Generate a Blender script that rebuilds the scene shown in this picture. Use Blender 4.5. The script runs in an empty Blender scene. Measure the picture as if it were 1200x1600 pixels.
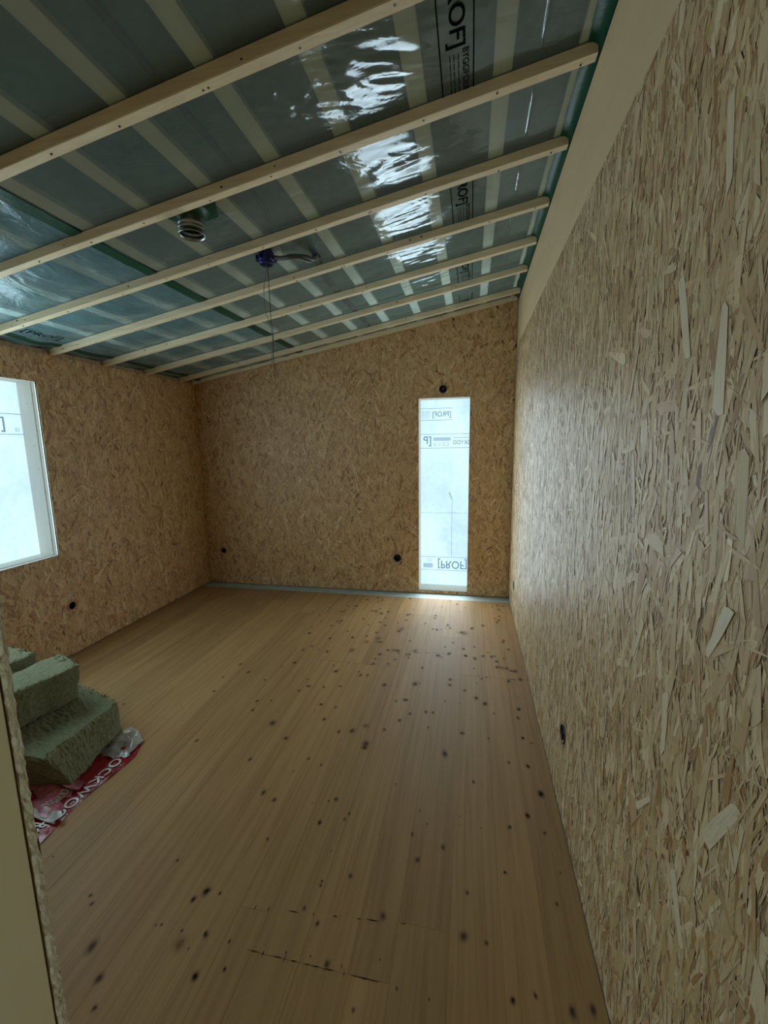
import bpy, bmesh, math, random
import numpy as np
from mathutils import Vector, Matrix, noise as mnoise

S = bpy.context.scene
COL = S.collection
# ------------------------------------------------------------------ camera
cam_d = bpy.data.cameras.new('camera')
cam = bpy.data.objects.new('camera', cam_d); COL.objects.link(cam)
cam_d.sensor_fit = 'VERTICAL'; cam_d.sensor_height = 32.0
cam_d.lens = 672.933/1600*32.0
cam_d.clip_start = 0.02
_r = Vector((0.980507, 0.19596, -0.014362)); _u = Vector((-0.016755, 0.156215, 0.987581)); _f = Vector((-0.19577, 0.968089, -0.156454))
cam.matrix_world = Matrix(((_r.x, _u.x, -_f.x, 0), (_r.y, _u.y, -_f.y, 0), (_r.z, _u.z, -_f.z, 1.5), (0, 0, 0, 1)))
S.camera = cam
# ------------------------------------------------------------------ world, lamps, exposure
W = bpy.data.worlds.new('world'); S.world = W; W.use_nodes = True
W.node_tree.nodes['Background'].inputs[0].default_value = (0.50, 0.60, 0.68, 1)
W.node_tree.nodes['Background'].inputs[1].default_value = 0.25
S.view_settings.view_transform = 'Standard'; S.view_settings.look = 'None'
S.view_settings.exposure = 0.0; S.view_settings.gamma = 1.0; S.view_settings.use_curve_mapping = False

def area(name, loc, direction, sx, sy, radiance, col):
    d = bpy.data.lights.new(name, 'AREA'); d.shape = 'RECTANGLE'; d.size = sx; d.size_y = sy
    d.energy = radiance*math.pi*sx*sy; d.color = col
    o = bpy.data.objects.new(name, d); COL.objects.link(o); o.location = loc
    z = -Vector(direction).normalized(); x = Vector((0, 0, 1)).cross(z).normalized(); y = z.cross(x)
    o.matrix_world = Matrix(((x.x, y.x, z.x, loc[0]), (x.y, y.y, z.y, loc[1]), (x.z, y.z, z.z, loc[2]), (0, 0, 0, 1)))
    return o
RAD_BACK, RAD_LEFT, RAD_HALL = 7.8, 5.0, 1.6
area('daylight_back_window', (-0.256, 4.196, 0.976), (0, -1, 0), 0.47, 1.87, RAD_BACK, (0.76, 0.92, 1.0))
area('daylight_left_window', (-2.870, 1.86, 1.348), (1, 0, 0), 1.18, 1.17, RAD_LEFT, (0.68, 0.92, 1.0))
area('daylight_hall_window', (-0.10, -1.66, 1.45), (0, 1, 0), 0.8, 1.3, RAD_HALL, (0.92, 1.0, 0.80))

# ------------------------------------------------------------------ measures (metres)
XL, XR, YB, ZR, ZL = -2.8501, 0.3824, 4.1803, 2.722, 2.1343
SL = (ZR-ZL)/(XR-XL)
YF = 0.306                    # room face of the partition the camera looks past
def zb(x): return ZR+SL*(x-XR)            # underside of the battens
TH = 0.040                                # batten depth
def zf(x): return zb(x)+TH                # vapour barrier foil
XJ = -0.43                                # opening jamb

# ------------------------------------------------------------------ helpers
def link(name, me, mat=None, parent=None, loc=None):
    o = bpy.data.objects.new(name, me); COL.objects.link(o)
    if mat is not None and len(me.materials) == 0: me.materials.append(mat)
    if parent: o.parent = parent
    if loc: o.location = loc
    return o
def tag(o, label=None, cat=None, group=None, kind=None):
    if label: o['label'] = label
    if cat: o['category'] = cat
    if group: o['group'] = group
    if kind: o['kind'] = kind
    return o
def empty(name, loc, label=None, cat=None, group=None):
    o = bpy.data.objects.new(name, None); COL.objects.link(o); o.location = loc; o.empty_display_size = 0.05
    return tag(o, label, cat, group)
def pyd(name, V, F, mat, parent=None, loc=None, smooth=False):
    me = bpy.data.meshes.new(name); me.from_pydata([tuple(v) for v in V], [], F)
    if smooth: me.polygons.foreach_set('use_smooth', [True]*len(me.polygons))
    me.update()
    return link(name, me, mat, parent, loc)
def bmo(name, bm, mat, parent=None, loc=None, smooth=False):
    bmesh.ops.recalc_face_normals(bm, faces=bm.faces)
    me = bpy.data.meshes.new(name); bm.to_mesh(me); bm.free()
    if smooth: me.polygons.foreach_set('use_smooth', [True]*len(me.polygons))
    return link(name, me, mat, parent, loc)
BOXF = [(0, 3, 2, 1), (4, 5, 6, 7), (0, 1, 5, 4), (1, 2, 6, 5), (2, 3, 7, 6), (3, 0, 4, 7)]
def add_box(bm, x0, x1, y0, y1, z0, z1, zfun=None):
    """box; zfun(x) added to z so it can follow the roof slope"""
    z = zfun or (lambda x: 0)
    P = [(x0, y0, z0+z(x0)), (x1, y0, z0+z(x1)), (x1, y1, z0+z(x1)), (x0, y1, z0+z(x0)),
         (x0, y0, z1+z(x0)), (x1, y0, z1+z(x1)), (x1, y1, z1+z(x1)), (x0, y1, z1+z(x0))]
    vs = [bm.verts.new(p) for p in P]
    return [bm.faces.new([vs[i] for i in f]) for f in BOXF]
def bevel(bm, w, seg=1):
    bmesh.ops.bevel(bm, geom=bm.edges[:], offset=w, segments=seg, affect='EDGES', profile=0.5)
def tube(bm, pts, r, n=8, caps=True):
    pts = [Vector(p) for p in pts]; rings = []
    for i, p in enumerate(pts):
        t = (pts[min(i+1, len(pts)-1)]-pts[max(i-1, 0)]).normalized()
        a = t.orthogonal().normalized() if i == 0 else (rings[-1][1]-t*rings[-1][1].dot(t)).normalized()
        b = t.cross(a); rr = r[i] if isinstance(r, (list, tuple)) else r
        rings.append(([bm.verts.new(p+(a*math.cos(k*2*math.pi/n)+b*math.sin(k*2*math.pi/n))*rr) for k in range(n)], a))
    for (A, _), (B, _) in zip(rings, rings[1:]):
        for k in range(n): bm.faces.new((A[k], A[(k+1) % n], B[(k+1) % n], B[k]))
    if caps:
        bm.faces.new(rings[0][0][::-1]); bm.faces.new(rings[-1][0])
def smooth_path(pts, n=6):
    pts = [Vector(p) for p in pts]; out = []
    for i in range(len(pts)-1):
        p0, p1, p2, p3 = pts[max(i-1, 0)], pts[i], pts[i+1], pts[min(i+2, len(pts)-1)]
        for k in range(n):
            t = k/n
            out.append(0.5*((2*p1)+(p2-p0)*t+(2*p0-5*p1+4*p2-p3)*t*t+(3*p1-p0-3*p2+p3)*t**3))
    out.append(pts[-1]); return out
def lathe(bm, prof, n=32):
    """prof: (r, z) pairs around the z axis"""
    R = [[bm.verts.new((r*math.cos(k*2*math.pi/n), r*math.sin(k*2*math.pi/n), z)) for k in range(n)] for r, z in prof]
    for A, B in zip(R, R[1:]):
        for k in range(n): bm.faces.new((A[k], A[(k+1) % n], B[(k+1) % n], B[k]))
    return R

# ------------------------------------------------------------------ materials
def mat(name):
    m = bpy.data.materials.new(name); m.use_nodes = True
    nt = m.node_tree; b = nt.nodes['Principled BSDF']; return m, nt, b
def N(nt, typ, **kw):
    n = nt.nodes.new(typ)
    for k, v in kw.items():
        if k.startswith('i_'):
            key = k[2:]; n.inputs[int(key) if key.isdigit() else key].default_value = v
        else: setattr(n, k, v)
    return n
def L(nt, a, b): nt.links.new(a, b)
def ramp(nt, src, stops):
    r = N(nt, 'ShaderNodeValToRGB'); e = r.color_ramp.elements
    while len(e) < len(stops): e.new(0.5)
    for el, (p, c) in zip(e, stops): el.position = p; el.color = (*c, 1)
    L(nt, src, r.inputs[0]); return r.outputs[0]
def mixc(nt, fac, a, b, mode='MIX'):
    m = N(nt, 'ShaderNodeMix', data_type='RGBA', blend_type=mode)
    for i, v in ((0, fac), (6, a), (7, b)):
        if hasattr(v, 'links'): L(nt, v, m.inputs[i])
        else: m.inputs[i].default_value = v if i == 0 else (*v, 1)
    return m.outputs[2]
def bumpn(nt, h, strength, dist, b):
    n = N(nt, 'ShaderNodeBump'); n.inputs['Strength'].default_value = strength; n.inputs['Distance'].default_value = dist
    L(nt, h, n.inputs['Height']); L(nt, n.outputs[0], b.inputs['Normal'])
def coords(nt, kind, scale, loc_from_random=False):
    if kind == 'pos': src = N(nt, 'ShaderNodeNewGeometry').outputs['Position']
    else: src = N(nt, 'ShaderNodeTexCoord').outputs[kind]
    m = N(nt, 'ShaderNodeMapping'); m.inputs['Scale'].default_value = scale
    L(nt, src, m.inputs[0])
    if loc_from_random:
        oi = N(nt, 'ShaderNodeObjectInfo'); mm = N(nt, 'ShaderNodeMath', operation='MULTIPLY', i_1=37.0)
        L(nt, oi.outputs['Random'], mm.inputs[0])
        c = N(nt, 'ShaderNodeCombineXYZ'); [L(nt, mm.outputs[0], c.inputs[i]) for i in range(3)]
        L(nt, c.outputs[0], m.inputs['Location'])
    return m.outputs[0]
def noise(nt, vec, scale, detail=4, rough=0.55, dist=0.0):
    n = N(nt, 'ShaderNodeTexNoise'); n.inputs['Scale'].default_value = scale; n.inputs['Detail'].default_value = detail
    n.inputs['Roughness'].default_value = rough; n.inputs['Distortion'].default_value = dist
    L(nt, vec, n.inputs['Vector']); return n.outputs['Fac']

def wood(name, dark, light, scale, rough=0.6, vary=0.12, kind='pos', spec=0.3):
    m, nt, b = mat(name)
    v = coords(nt, kind, scale, True)
    g = noise(nt, v, 1.0, 6, 0.6, 0.6)
    c = ramp(nt, g, [(0.30, dark), (0.68, light)])
    oi = N(nt, 'ShaderNodeObjectInfo')
    mr = N(nt, 'ShaderNodeMapRange'); mr.inputs['To Min'].default_value = 1-vary; mr.inputs['To Max'].default_value = 1+vary
    L(nt, oi.outputs['Random'], mr.inputs[0])
    hsv = N(nt, 'ShaderNodeHueSaturation'); L(nt, mr.outputs[0], hsv.inputs['Value']); L(nt, c, hsv.inputs['Color'])
    L(nt, hsv.outputs[0], b.inputs['Base Color'])
    b.inputs['Roughness'].default_value = rough; b.inputs['Specular IOR Level'].default_value = spec
    bumpn(nt, g, 0.25, 0.001, b)
    return m
M = {}
M['batten'] = wood('batten_wood', (0.62, 0.49, 0.30), (0.76, 0.64, 0.44), (3, 60, 60), 0.6, 0.06)
M['joist'] = wood('joist_wood', (0.90, 0.91, 0.86), (0.96, 0.97, 0.94), (60, 3, 60), 0.7, 0.05)
M['beam'] = wood('beam_wood', (0.60, 0.44, 0.25), (0.66, 0.50, 0.295), (9, 1.2, 9), 0.55, 0.02)
M['stud'] = wood('stud_wood', (0.86, 0.83, 0.64), (0.91, 0.89, 0.71), (30, 30, 2), 0.6, 0.02)
M['liner'] = wood('liner_wood', (0.86, 0.82, 0.74), (0.92, 0.89, 0.82), (30, 30, 3), 0.6, 0.02)

# floor boards: pale spruce, grain along y
m, nt, b = mat('floor_board_wood'); M['board'] = m
v = coords(nt, 'pos', (34, 1.1, 34), True)
g = noise(nt, v, 1.0, 6, 0.62, 0.9)
v2 = coords(nt, 'pos', (260, 4, 260), True); g2 = noise(nt, v2, 1.0, 2, 0.5)
v3 = coords(nt, 'pos', (1.6, 1.1, 1)); g3 = noise(nt, v3, 1.0, 4, 0.6)
c = ramp(nt, g, [(0.28, (0.26, 0.138, 0.050)), (0.52, (0.345, 0.200, 0.082)), (0.74, (0.395, 0.240, 0.104))])
c = mixc(nt, 0.13, c, ramp(nt, g2, [(0.3, (0.22, 0.120, 0.04)), (0.7, (0.41, 0.258, 0.105))]))
c = mixc(nt, 0.5, c, ramp(nt, g3, [(0.35, (0.80, 0.80, 0.80)), (0.65, (1, 1, 1))]), 'MULTIPLY')
oi = N(nt, 'ShaderNodeObjectInfo'); mr = N(nt, 'ShaderNodeMapRange', i_3=0.88, i_4=1.09); L(nt, oi.outputs['Random'], mr.inputs[0])
hs = N(nt, 'ShaderNodeHueSaturation'); L(nt, mr.outputs[0], hs.inputs['Value']); L(nt, c, hs.inputs['Color'])
L(nt, hs.outputs[0], b.inputs['Base Color']); b.inputs['Roughness'].default_value = 0.6; b.inputs['Specular IOR Level'].default_value = 0.25
bumpn(nt, g2, 0.15, 0.0006, b)

def flake_material(name):
    """colour comes from the 'tint' attribute, grain from the flake's own UV"""
    m, nt, b = mat(name)
    a = N(nt, 'ShaderNodeAttribute', attribute_name='tint')
    v = coords(nt, 'UV', (22, 420, 1)); g = noise(nt, v, 1.0, 3, 0.6, 0.3)
    c = mixc(nt, 1.0, a.outputs['Color'], ramp(nt, g, [(0.28, (0.78, 0.74, 0.68)), (0.6, (1.0, 1.0, 1.0))]), 'MULTIPLY')
    L(nt, c, b.inputs['Base Color']); b.inputs['Roughness'].default_value = 0.52; b.inputs['Specular IOR Level'].default_value = 0.45
    bumpn(nt, g, 0.3, 0.0005, b)
    return m
M['flake'] = flake_material('wood_flakes')
m, nt, b = mat('strand_board'); M['osb'] = m
v = coords(nt, 'pos', (90, 90, 22)); g = noise(nt, v, 1.0, 5, 0.7, 0.8)
c = ramp(nt, g, [(0.25, (0.10, 0.055, 0.025)), (0.5, (0.34, 0.23, 0.125)), (0.72, (0.50, 0.37, 0.22))])
L(nt, c, b.inputs['Base Color']); b.inputs['Roughness'].default_value = 0.65; bumpn(nt, g, 0.5, 0.002, b)
m, nt, b = mat('strand_board_edge'); M['osb_edge'] = m
v = coords(nt, 'pos', (200, 420, 150)); g = noise(nt, v, 1.0, 6, 0.75, 0.6)
c = ramp(nt, g, [(0.32, (0.14, 0.12, 0.08)), (0.43, (0.58, 0.55, 0.43)), (0.62, (0.84, 0.82, 0.70))])
L(nt, c, b.inputs['Base Color']); b.inputs['Roughness'].default_value = 0.8; bumpn(nt, g, 0.6, 0.001, b)

def plain(name, col, rough=0.5, metal=0.0, spec=0.5, nscale=None, namp=0.2, bump=0.0):
    m, nt, b = mat(name); b.inputs['Roughness'].default_value = rough; b.inputs['Metallic'].default_value = metal
    b.inputs['Specular IOR Level'].default_value = spec
    v = coords(nt, 'pos', (1, 1, 1)); g = noise(nt, v, nscale or 30, 4)
    c = ramp(nt, g, [(0.3, tuple(x*(1-namp) for x in col)), (0.7, tuple(min(1, x*(1+namp)) for x in col))])
    L(nt, c, b.inputs['Base Color'])
    if bump: bumpn(nt, g, 0.6, bump, b)
    return m
M['tape'] = plain('green_tape', (0.0015, 0.048, 0.023), 0.45, spec=0.3, nscale=60, namp=0.15, bump=0.002)
M['wool_ceiling'] = plain('grey_roof_board', (0.10, 0.195, 0.185), 0.9, spec=0.1, nscale=14, namp=0.22)
M['slab'] = plain('concrete_strip', (0.34, 0.40, 0.39), 0.55, nscale=12, namp=0.12)
M['black'] = plain('black_plastic', (0.012, 0.014, 0.016), 0.4, nscale=40)
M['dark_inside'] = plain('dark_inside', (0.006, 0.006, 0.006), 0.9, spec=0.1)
M['pinkish'] = plain('orange_plastic', (0.62, 0.26, 0.16), 0.45)
M['blue'] = plain('blue_plastic', (0.005, 0.011, 0.11), 0.45, nscale=50)
M['metal'] = plain('galvanised_steel', (0.30, 0.32, 0.32), 0.30, 0.95, nscale=25, namp=0.12)
M['gasket'] = plain('rubber_gasket', (0.02, 0.022, 0.022), 0.5)
M['conduit'] = plain('grey_conduit', (0.075, 0.08, 0.08), 0.45, nscale=60)
M['wire_grey'] = plain('grey_wire', (0.16, 0.16, 0.15), 0.5)
M['wire_black'] = plain('black_wire', (0.012, 0.012, 0.014), 0.4)
M['screw'] = plain('screw_head', (0.05, 0.045, 0.04), 0.4, 0.6)
M['ink'] = plain('black_print', (0.002, 0.004, 0.0035), 0.95, spec=0.02)
M['hall'] = plain('pale_hall_board', (0.50, 0.46, 0.34), 0.8)

# stone wool
m, nt, b = mat('stone_wool'); M['wool'] = m
v = coords(nt, 'pos', (1, 1, 1)); g = noise(nt, v, 90, 6, 0.75, 1.0)
g2 = noise(nt, coords(nt, 'pos', (300, 40, 300)), 1.0, 4, 0.7)
c = ramp(nt, g, [(0.3, (0.11, 0.115, 0.055)), (0.55, (0.22, 0.228, 0.13)), (0.75, (0.42, 0.45, 0.31))])
c = mixc(nt, 0.4, c, ramp(nt, g2, [(0.35, (0.09, 0.095, 0.05)), (0.65, (0.34, 0.355, 0.24))]))
L(nt, c, b.inputs['Base Color']); b.inputs['Roughness'].default_value = 0.95; b.inputs['Specular IOR Level'].default_value = 0.1
bumpn(nt, g2, 0.9, 0.006, b)

# vapour barrier: clear, faintly milky, glossy wrinkled film
def film(name, milky, milk_col, rough, bstr, bdist, glos=(0.9, 0.97, 1.0), wr=(5, 9, 5), fk=1.15):
    m, nt, b = mat(name); out = nt.nodes['Material Output']; nt.nodes.remove(b)
    g1 = noise(nt, coords(nt, 'pos', wr), 1.0, 3, 0.5, 1.6)
    g2 = noise(nt, coords(nt, 'pos', (28, 55, 28)), 1.0, 3, 0.55, 0.8)
    ad = N(nt, 'ShaderNodeMath', operation='MULTIPLY_ADD', i_1=0.16); L(nt, g2, ad.inputs[0]); L(nt, g1, ad.inputs[2])
    bu = N(nt, 'ShaderNodeBump', i_Strength=bstr, i_Distance=bdist); L(nt, ad.outputs[0], bu.inputs['Height'])
    tr = N(nt, 'ShaderNodeBsdfTransparent', i_Color=(0.90, 0.99, 0.97, 1))
    gl = N(nt, 'ShaderNodeBsdfGlossy', i_Roughness=rough, i_Color=(*glos, 1)); L(nt, bu.outputs[0], gl.inputs['Normal'])
    df = N(nt, 'ShaderNodeBsdfDiffuse', i_Color=(*milk_col, 1)); L(nt, bu.outputs[0], df.inputs['Normal'])
    fr = N(nt, 'ShaderNodeFresnel', i_IOR=1.45); L(nt, bu.outputs[0], fr.inputs['Normal'])
    fm = N(nt, 'ShaderNodeMath', operation='MULTIPLY', i_1=fk, use_clamp=True); L(nt, fr.outputs[0], fm.inputs[0])
    m1 = N(nt, 'ShaderNodeMixShader', i_Fac=milky); L(nt, tr.outputs[0], m1.inputs[1]); L(nt, df.outputs[0], m1.inputs[2])
    m2 = N(nt, 'ShaderNodeMixShader'); L(nt, fm.outputs[0], m2.inputs[0]); L(nt, m1.outputs[0], m2.inputs[1]); L(nt, gl.outputs[0], m2.inputs[2])
    L(nt, m2.outputs[0], out.inputs[0]); return m
M['foil'] = film('vapour_barrier_film', 0.12, (0.66, 0.84, 0.82), 0.11, 0.5, 0.006)
M['foil_left'] = film('milky_window_tinted_film', 0.17, (0.45, 0.82, 0.92), 0.30, 0.6, 0.012, wr=(9, 5, 5), fk=1.0)  # blue reflection of the left window is put into the milk colour
M['clear_wrap'] = film('clear_wrap_film', 0.35, (0.8, 0.82, 0.84), 0.15, 0.9, 0.01)
m, nt, b = mat('red_wrap_film'); M['red_wrap'] = m
g = noise(nt, coords(nt, 'pos', (1, 1, 1)), 45, 4, 0.6, 1.0)
L(nt, ramp(nt, g, [(0.3, (0.20, 0.004, 0.012)), (0.7, (0.30, 0.010, 0.020))]), b.inputs['Base Color'])
b.inputs['Roughness'].default_value = 0.22; bumpn(nt, g, 0.5, 0.004, b)
M['pink_wrap'] = plain('pink_back_of_wrap', (0.42, 0.13, 0.17), 0.3, nscale=50, namp=0.35, bump=0.004)
M['white_print'] = plain('white_print', (0.66, 0.62, 0.62), 0.3, nscale=50, namp=0.1)
M['white_wrap'] = plain('white_wrap_edge', (0.50, 0.48, 0.47), 0.3, nscale=60, namp=0.3, bump=0.004)

# daylight film in the window openings: backlit windproof sheet
def backlit(name, lo, hi, strength, sc=(1.6, 1.6, 1.1)):
    m, nt, b = mat(name); out = nt.nodes['Material Output']; nt.nodes.remove(b)
    g = noise(nt, coords(nt, 'pos', sc), 1.0, 5, 0.55, 0.6); g2 = noise(nt, coords(nt, 'pos', (22, 22, 22)), 1.0, 4, 0.6)
    c = ramp(nt, g, [(0.30, lo), (0.62, hi)]); c = mixc(nt, 0.25, c, ramp(nt, g2, [(0.3, lo), (0.7, hi)]))
    e = N(nt, 'ShaderNodeEmission', i_Strength=strength); L(nt, c, e.inputs[0]); L(nt, e.outputs[0], out.inputs[0]); return m
M['backlit'] = backlit('backlit_windproof_film', (0.44, 0.66, 0.86), (0.68, 0.94, 1.0), 1.20)
M['backlit_ink'] = backlit('print_on_backlit_film', (0.13, 0.25, 0.38), (0.18, 0.32, 0.46), 1.0)
M['backlit_faint'] = backlit('faint_print_on_backlit_film', (0.34, 0.53, 0.74), (0.44, 0.64, 0.82), 1.0)

# ------------------------------------------------------------------ text
def text_verts(s, bold=0.0):
    cu = bpy.data.curves.new('t', 'FONT'); cu.body = s; cu.offset = bold; cu.fill_mode = 'FRONT'; cu.resolution_u = 4
    o = bpy.data.objects.new('t', cu); COL.objects.link(o)
    me = bpy.data.meshes.new_from_object(o.evaluated_get(bpy.context.evaluated_depsgraph_get()))
    V = [v.co.copy() for v in me.vertices]; F = [tuple(p.vertices) for p in me.polygons]
    bpy.data.objects.remove(o); bpy.data.curves.remove(cu); bpy.data.meshes.remove(me)
    x0 = min(v.x for v in V); x1 = max(v.x for v in V); y0 = min(v.y for v in V); y1 = max(v.y for v in V)
    return [((v.x-x0)/(x1-x0), (v.y-y0)/(y1-y0)) for v in V], F
class Print:
    """collects flat lettering and lines placed by a mapping (a, b) -> point on the surface"""
    def __init__(s, fn): s.fn = fn; s.V = []; s.F = []
    def quad(s, a0, a1, b0, b1, n=1):
        k = len(s.V)
        for i in range(n+1):
            a = a0+(a1-a0)*i/n; s.V += [s.fn(a, b0), s.fn(a, b1)]
        s.F += [(k+2*i, k+2*i+1, k+2*i+3, k+2*i+2) for i in range(n)]
    def text(s, t, a0, a1, b0, b1, bold=0.0):
        """baseline start a0 to end a1 (may run backwards), bottom b0 to top b1"""
        V, F = text_verts(t, bold); k = len(s.V)
        s.V += [s.fn(a0+(a1-a0)*u, b0+(b1-b0)*v) for u, v in V]; s.F += [tuple(i+k for i in f) for f in F]
    def bracket(s, a, b0, b1, d, w):
        """square bracket, spine at a, serifs towards a+d"""
        s.quad(min(a, a+math.copysign(w, d)), max(a, a+math.copysign(w, d)), b0, b1)
        for bb in (b0, b1-w): s.quad(min(a, a+d), max(a, a+d), bb, bb+w)
    def done(s, name, mat, parent): return pyd(name, s.V, s.F, mat, parent)

# ------------------------------------------------------------------ strand board walls with loose flakes as geometry
TINT = np.array([(0.64, 0.475, 0.270), (0.57, 0.40, 0.210), (0.70, 0.54, 0.325), (0.49, 0.31, 0.145), (0.60, 0.42, 0.22),
                 (0.76, 0.62, 0.40), (0.40, 0.225, 0.095), (0.53, 0.345, 0.19), (0.17, 0.075, 0.03)])
TP = np.array([.20, .18, .16, .13, .13, .05, .075, .055, .02])
def hit_seg(ca, cb, Ln, ang, a0, a1, b0, b1):
    h = np.zeros(len(ca), bool)
    for t in (-.45, -.3, -.15, 0, .15, .3, .45):
        x = ca+np.sin(ang)*Ln*t; y = cb+np.cos(ang)*Ln*t; h |= (x > a0) & (x < a1) & (y > b0) & (y < b1)
    return h
def flakes(name, parent, O, A, B, Nn, poly_ok, rects, circs, n, seed, rng_a, rng_b, spread=0.30, big=(), lscale=1.0, topfun=None, warm=0):
    """thousands of thin irregular wood flakes pressed onto a board: one mesh"""
    R = np.random.RandomState(seed)
    ca = R.uniform(*rng_a, n); cb = R.uniform(*rng_b, n)
    Ln = np.clip(R.lognormal(-3.0, 0.50, n), 0.015, 0.15)*lscale
    Wd = np.where(R.rand(n) < 0.45, R.uniform(0.0012, 0.0045, n), R.uniform(0.005, 0.019, n))*np.clip(Ln/0.055, 0.45, 1.25)
    ang = R.normal(0, spread, n)+np.where(R.rand(n) < 0.14, R.uniform(-1.5, 1.5, n), 0)
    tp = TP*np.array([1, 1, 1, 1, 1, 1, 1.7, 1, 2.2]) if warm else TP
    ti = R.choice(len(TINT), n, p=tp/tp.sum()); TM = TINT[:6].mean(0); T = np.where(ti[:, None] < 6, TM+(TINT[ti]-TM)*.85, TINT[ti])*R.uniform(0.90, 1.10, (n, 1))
    if warm: T = T*np.array([0.98, 0.88, 0.80])  # orange bounce light between the walls tinted into the flake colours
    thin = ti == len(TINT)-1; Wd[thin] *= 0.6; Ln[thin] *= 0.6
    if len(big):
        bg = np.array([q[:5] for q in big]); k = len(bg)
        ca[-k:], cb[-k:], Ln[-k:], Wd[-k:], ang[-k:] = bg.T; T[-k:] = [q[5] for q in big]
    base = R.uniform(0.0002, 0.0016, n)
    if len(big): base[-k:] = 0.0021
    ta = R.normal(0, 0.004, n); tb = R.normal(0, 0.035, n)
    ok = poly_ok(ca, cb)
    for a0, a1, b0, b1 in rects: ok &= ~((ca > a0) & (ca < a1) & (cb > b0) & (cb < b1))
    for x, y, r in circs:
        dx, dy = np.sin(ang), np.cos(ang); t = np.clip((x-ca)*dx+(y-cb)*dy, -Ln*.55, Ln*.55)
        ok &= np.hypot(ca+dx*t-x, cb+dy*t-y) > r+Wd*.55
    ca, cb, Ln, Wd, ang, T, base, ta, tb = [q[ok] for q in (ca, cb, Ln, Wd, ang, T, base, ta, tb)]; n = len(ca)
    u = np.array([-.5, -.48, 0.05, .47, .5, .47, -.02, -.47]); w = np.array([-.05, -.48, -.5, -.47, .05, .47, .5, .47])
    U = (u[None]+R.uniform(-.045, .045, (n, 8)))*Ln[:, None]; Vv = (w[None]*(1+u[None]*R.uniform(-.9, .9, (n, 1)))+R.uniform(-.08, .08, (n, 8)))*Wd[:, None]
    U += (R.uniform(-1.2, 1.2, (n, 1))*w[None])*Wd[:, None]
    bow = R.normal(0, 0.10, n)[:, None]; Vv = Vv+bow*(U/Ln[:, None])**2*Wd[:, None]*3
    ca_, sa_ = np.cos(ang)[:, None], np.sin(ang)[:, None]
    PA = ca[:, None]+U*sa_+Vv*ca_; PB = cb[:, None]+U*ca_-Vv*sa_
    H = np.clip(base[:, None]+ta[:, None]*U+tb[:, None]*Vv, 0.00015, 0.0045)
    PA = np.clip(PA, rng_a[0], rng_a[1]); PB = np.clip(PB, rng_b[0], rng_b[1])
    if topfun is not None: PB = np.minimum(PB, topfun(PA))
    C_a, C_b = ca[:, None], cb[:, None]
    for a0, a1, b0, b1 in rects:                     # keep each flake on its own side of the opening
        near = (PA > a0) & (PA < a1) & (PB > b0) & (PB < b1); hit_ = near.any(1)[:, None] | (hit_seg(ca, cb, Ln, ang, a0, a1, b0, b1))[:, None]
        d = np.concatenate([a0-C_a, C_a-a1, b0-C_b, C_b-b1], 1); j = d.argmax(1)[:, None]
        PA = np.where(hit_ & (j == 0), np.minimum(PA, a0), PA); PA = np.where(hit_ & (j == 1), np.maximum(PA, a1), PA)
        PB = np.where(hit_ & (j == 2), np.minimum(PB, b0), PB); PB = np.where(hit_ & (j == 3), np.maximum(PB, b1), PB)
    O, A, B, Nn = [np.array(q, float) for q in (O, A, B, Nn)]
    P = O+PA[..., None]*A+PB[..., None]*B+H[..., None]*Nn
    me = bpy.data.meshes.new(name)
    me.vertices.add(n*8); me.vertices.foreach_set('co', P.reshape(-1).astype(np.float32))
    me.loops.add(n*8); me.polygons.add(n)
    me.polygons.foreach_set('loop_start', np.arange(0, n*8, 8, dtype=np.int32))
    idx = np.arange(n*8, dtype=np.int32).reshape(n, 8)
    if np.dot(np.cross(A, B), Nn) > 0: idx = idx[:, ::-1] if False else idx
    me.loops.foreach_set('vertex_index', idx.reshape(-1))
    me.update(calc_edges=True)
    uv = me.uv_layers.new(name='UVMap'); off = R.uniform(0, 50, (n, 1, 2))
    uv.data.foreach_set('uv', (np.stack([U, Vv], -1)+off).reshape(-1).astype(np.float32))
    at = me.attributes.new('tint', 'FLOAT_COLOR', 'POINT')
    at.data.foreach_set('color', np.repeat(np.concatenate([T, np.ones((n, 1))], 1), 8, axis=0).reshape(-1).astype(np.float32))
    o = link(name, me, M['flake'], parent); o['kind'] = 'stuff'
    return o

def sheet(name, outline, holes, O, A, B, Nn, thick, mat, parent=None):
    """flat board with cut-out holes; outline and holes are loops of (a, b)"""
    bm = bmesh.new(); O, A, B, Nn = [Vector(q) for q in (O, A, B, Nn)]; edges = []
    loops = [outline]+holes; made = []
    for lp in loops:
        vs = [bm.verts.new(O+A*a+B*b_) for a, b_ in lp]; made.append(vs)
        for i in range(len(vs)): edges.append(bm.edges.new((vs[i], vs[(i+1) % len(vs)])))
    bmesh.ops.triangle_fill(bm, use_beauty=True, edges=edges, use_dissolve=False)
    fs = bm.faces[:]
    ret = bmesh.ops.extrude_face_region(bm, geom=fs)
    bmesh.ops.translate(bm, verts=[g for g in ret['geom'] if isinstance(g, bmesh.types.BMVert)], vec=-Nn*thick)
    return bmo(name, bm, mat, parent)
def circ(x, y, r, n=24): return [(x+r*math.cos(-k*2*math.pi/n), y+r*math.sin(-k*2*math.pi/n)) for k in range(n)]
def rect(a0, a1, b0, b1): return [(a0, b0), (a0, b1), (a1, b1), (a1, b0)]

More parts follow.
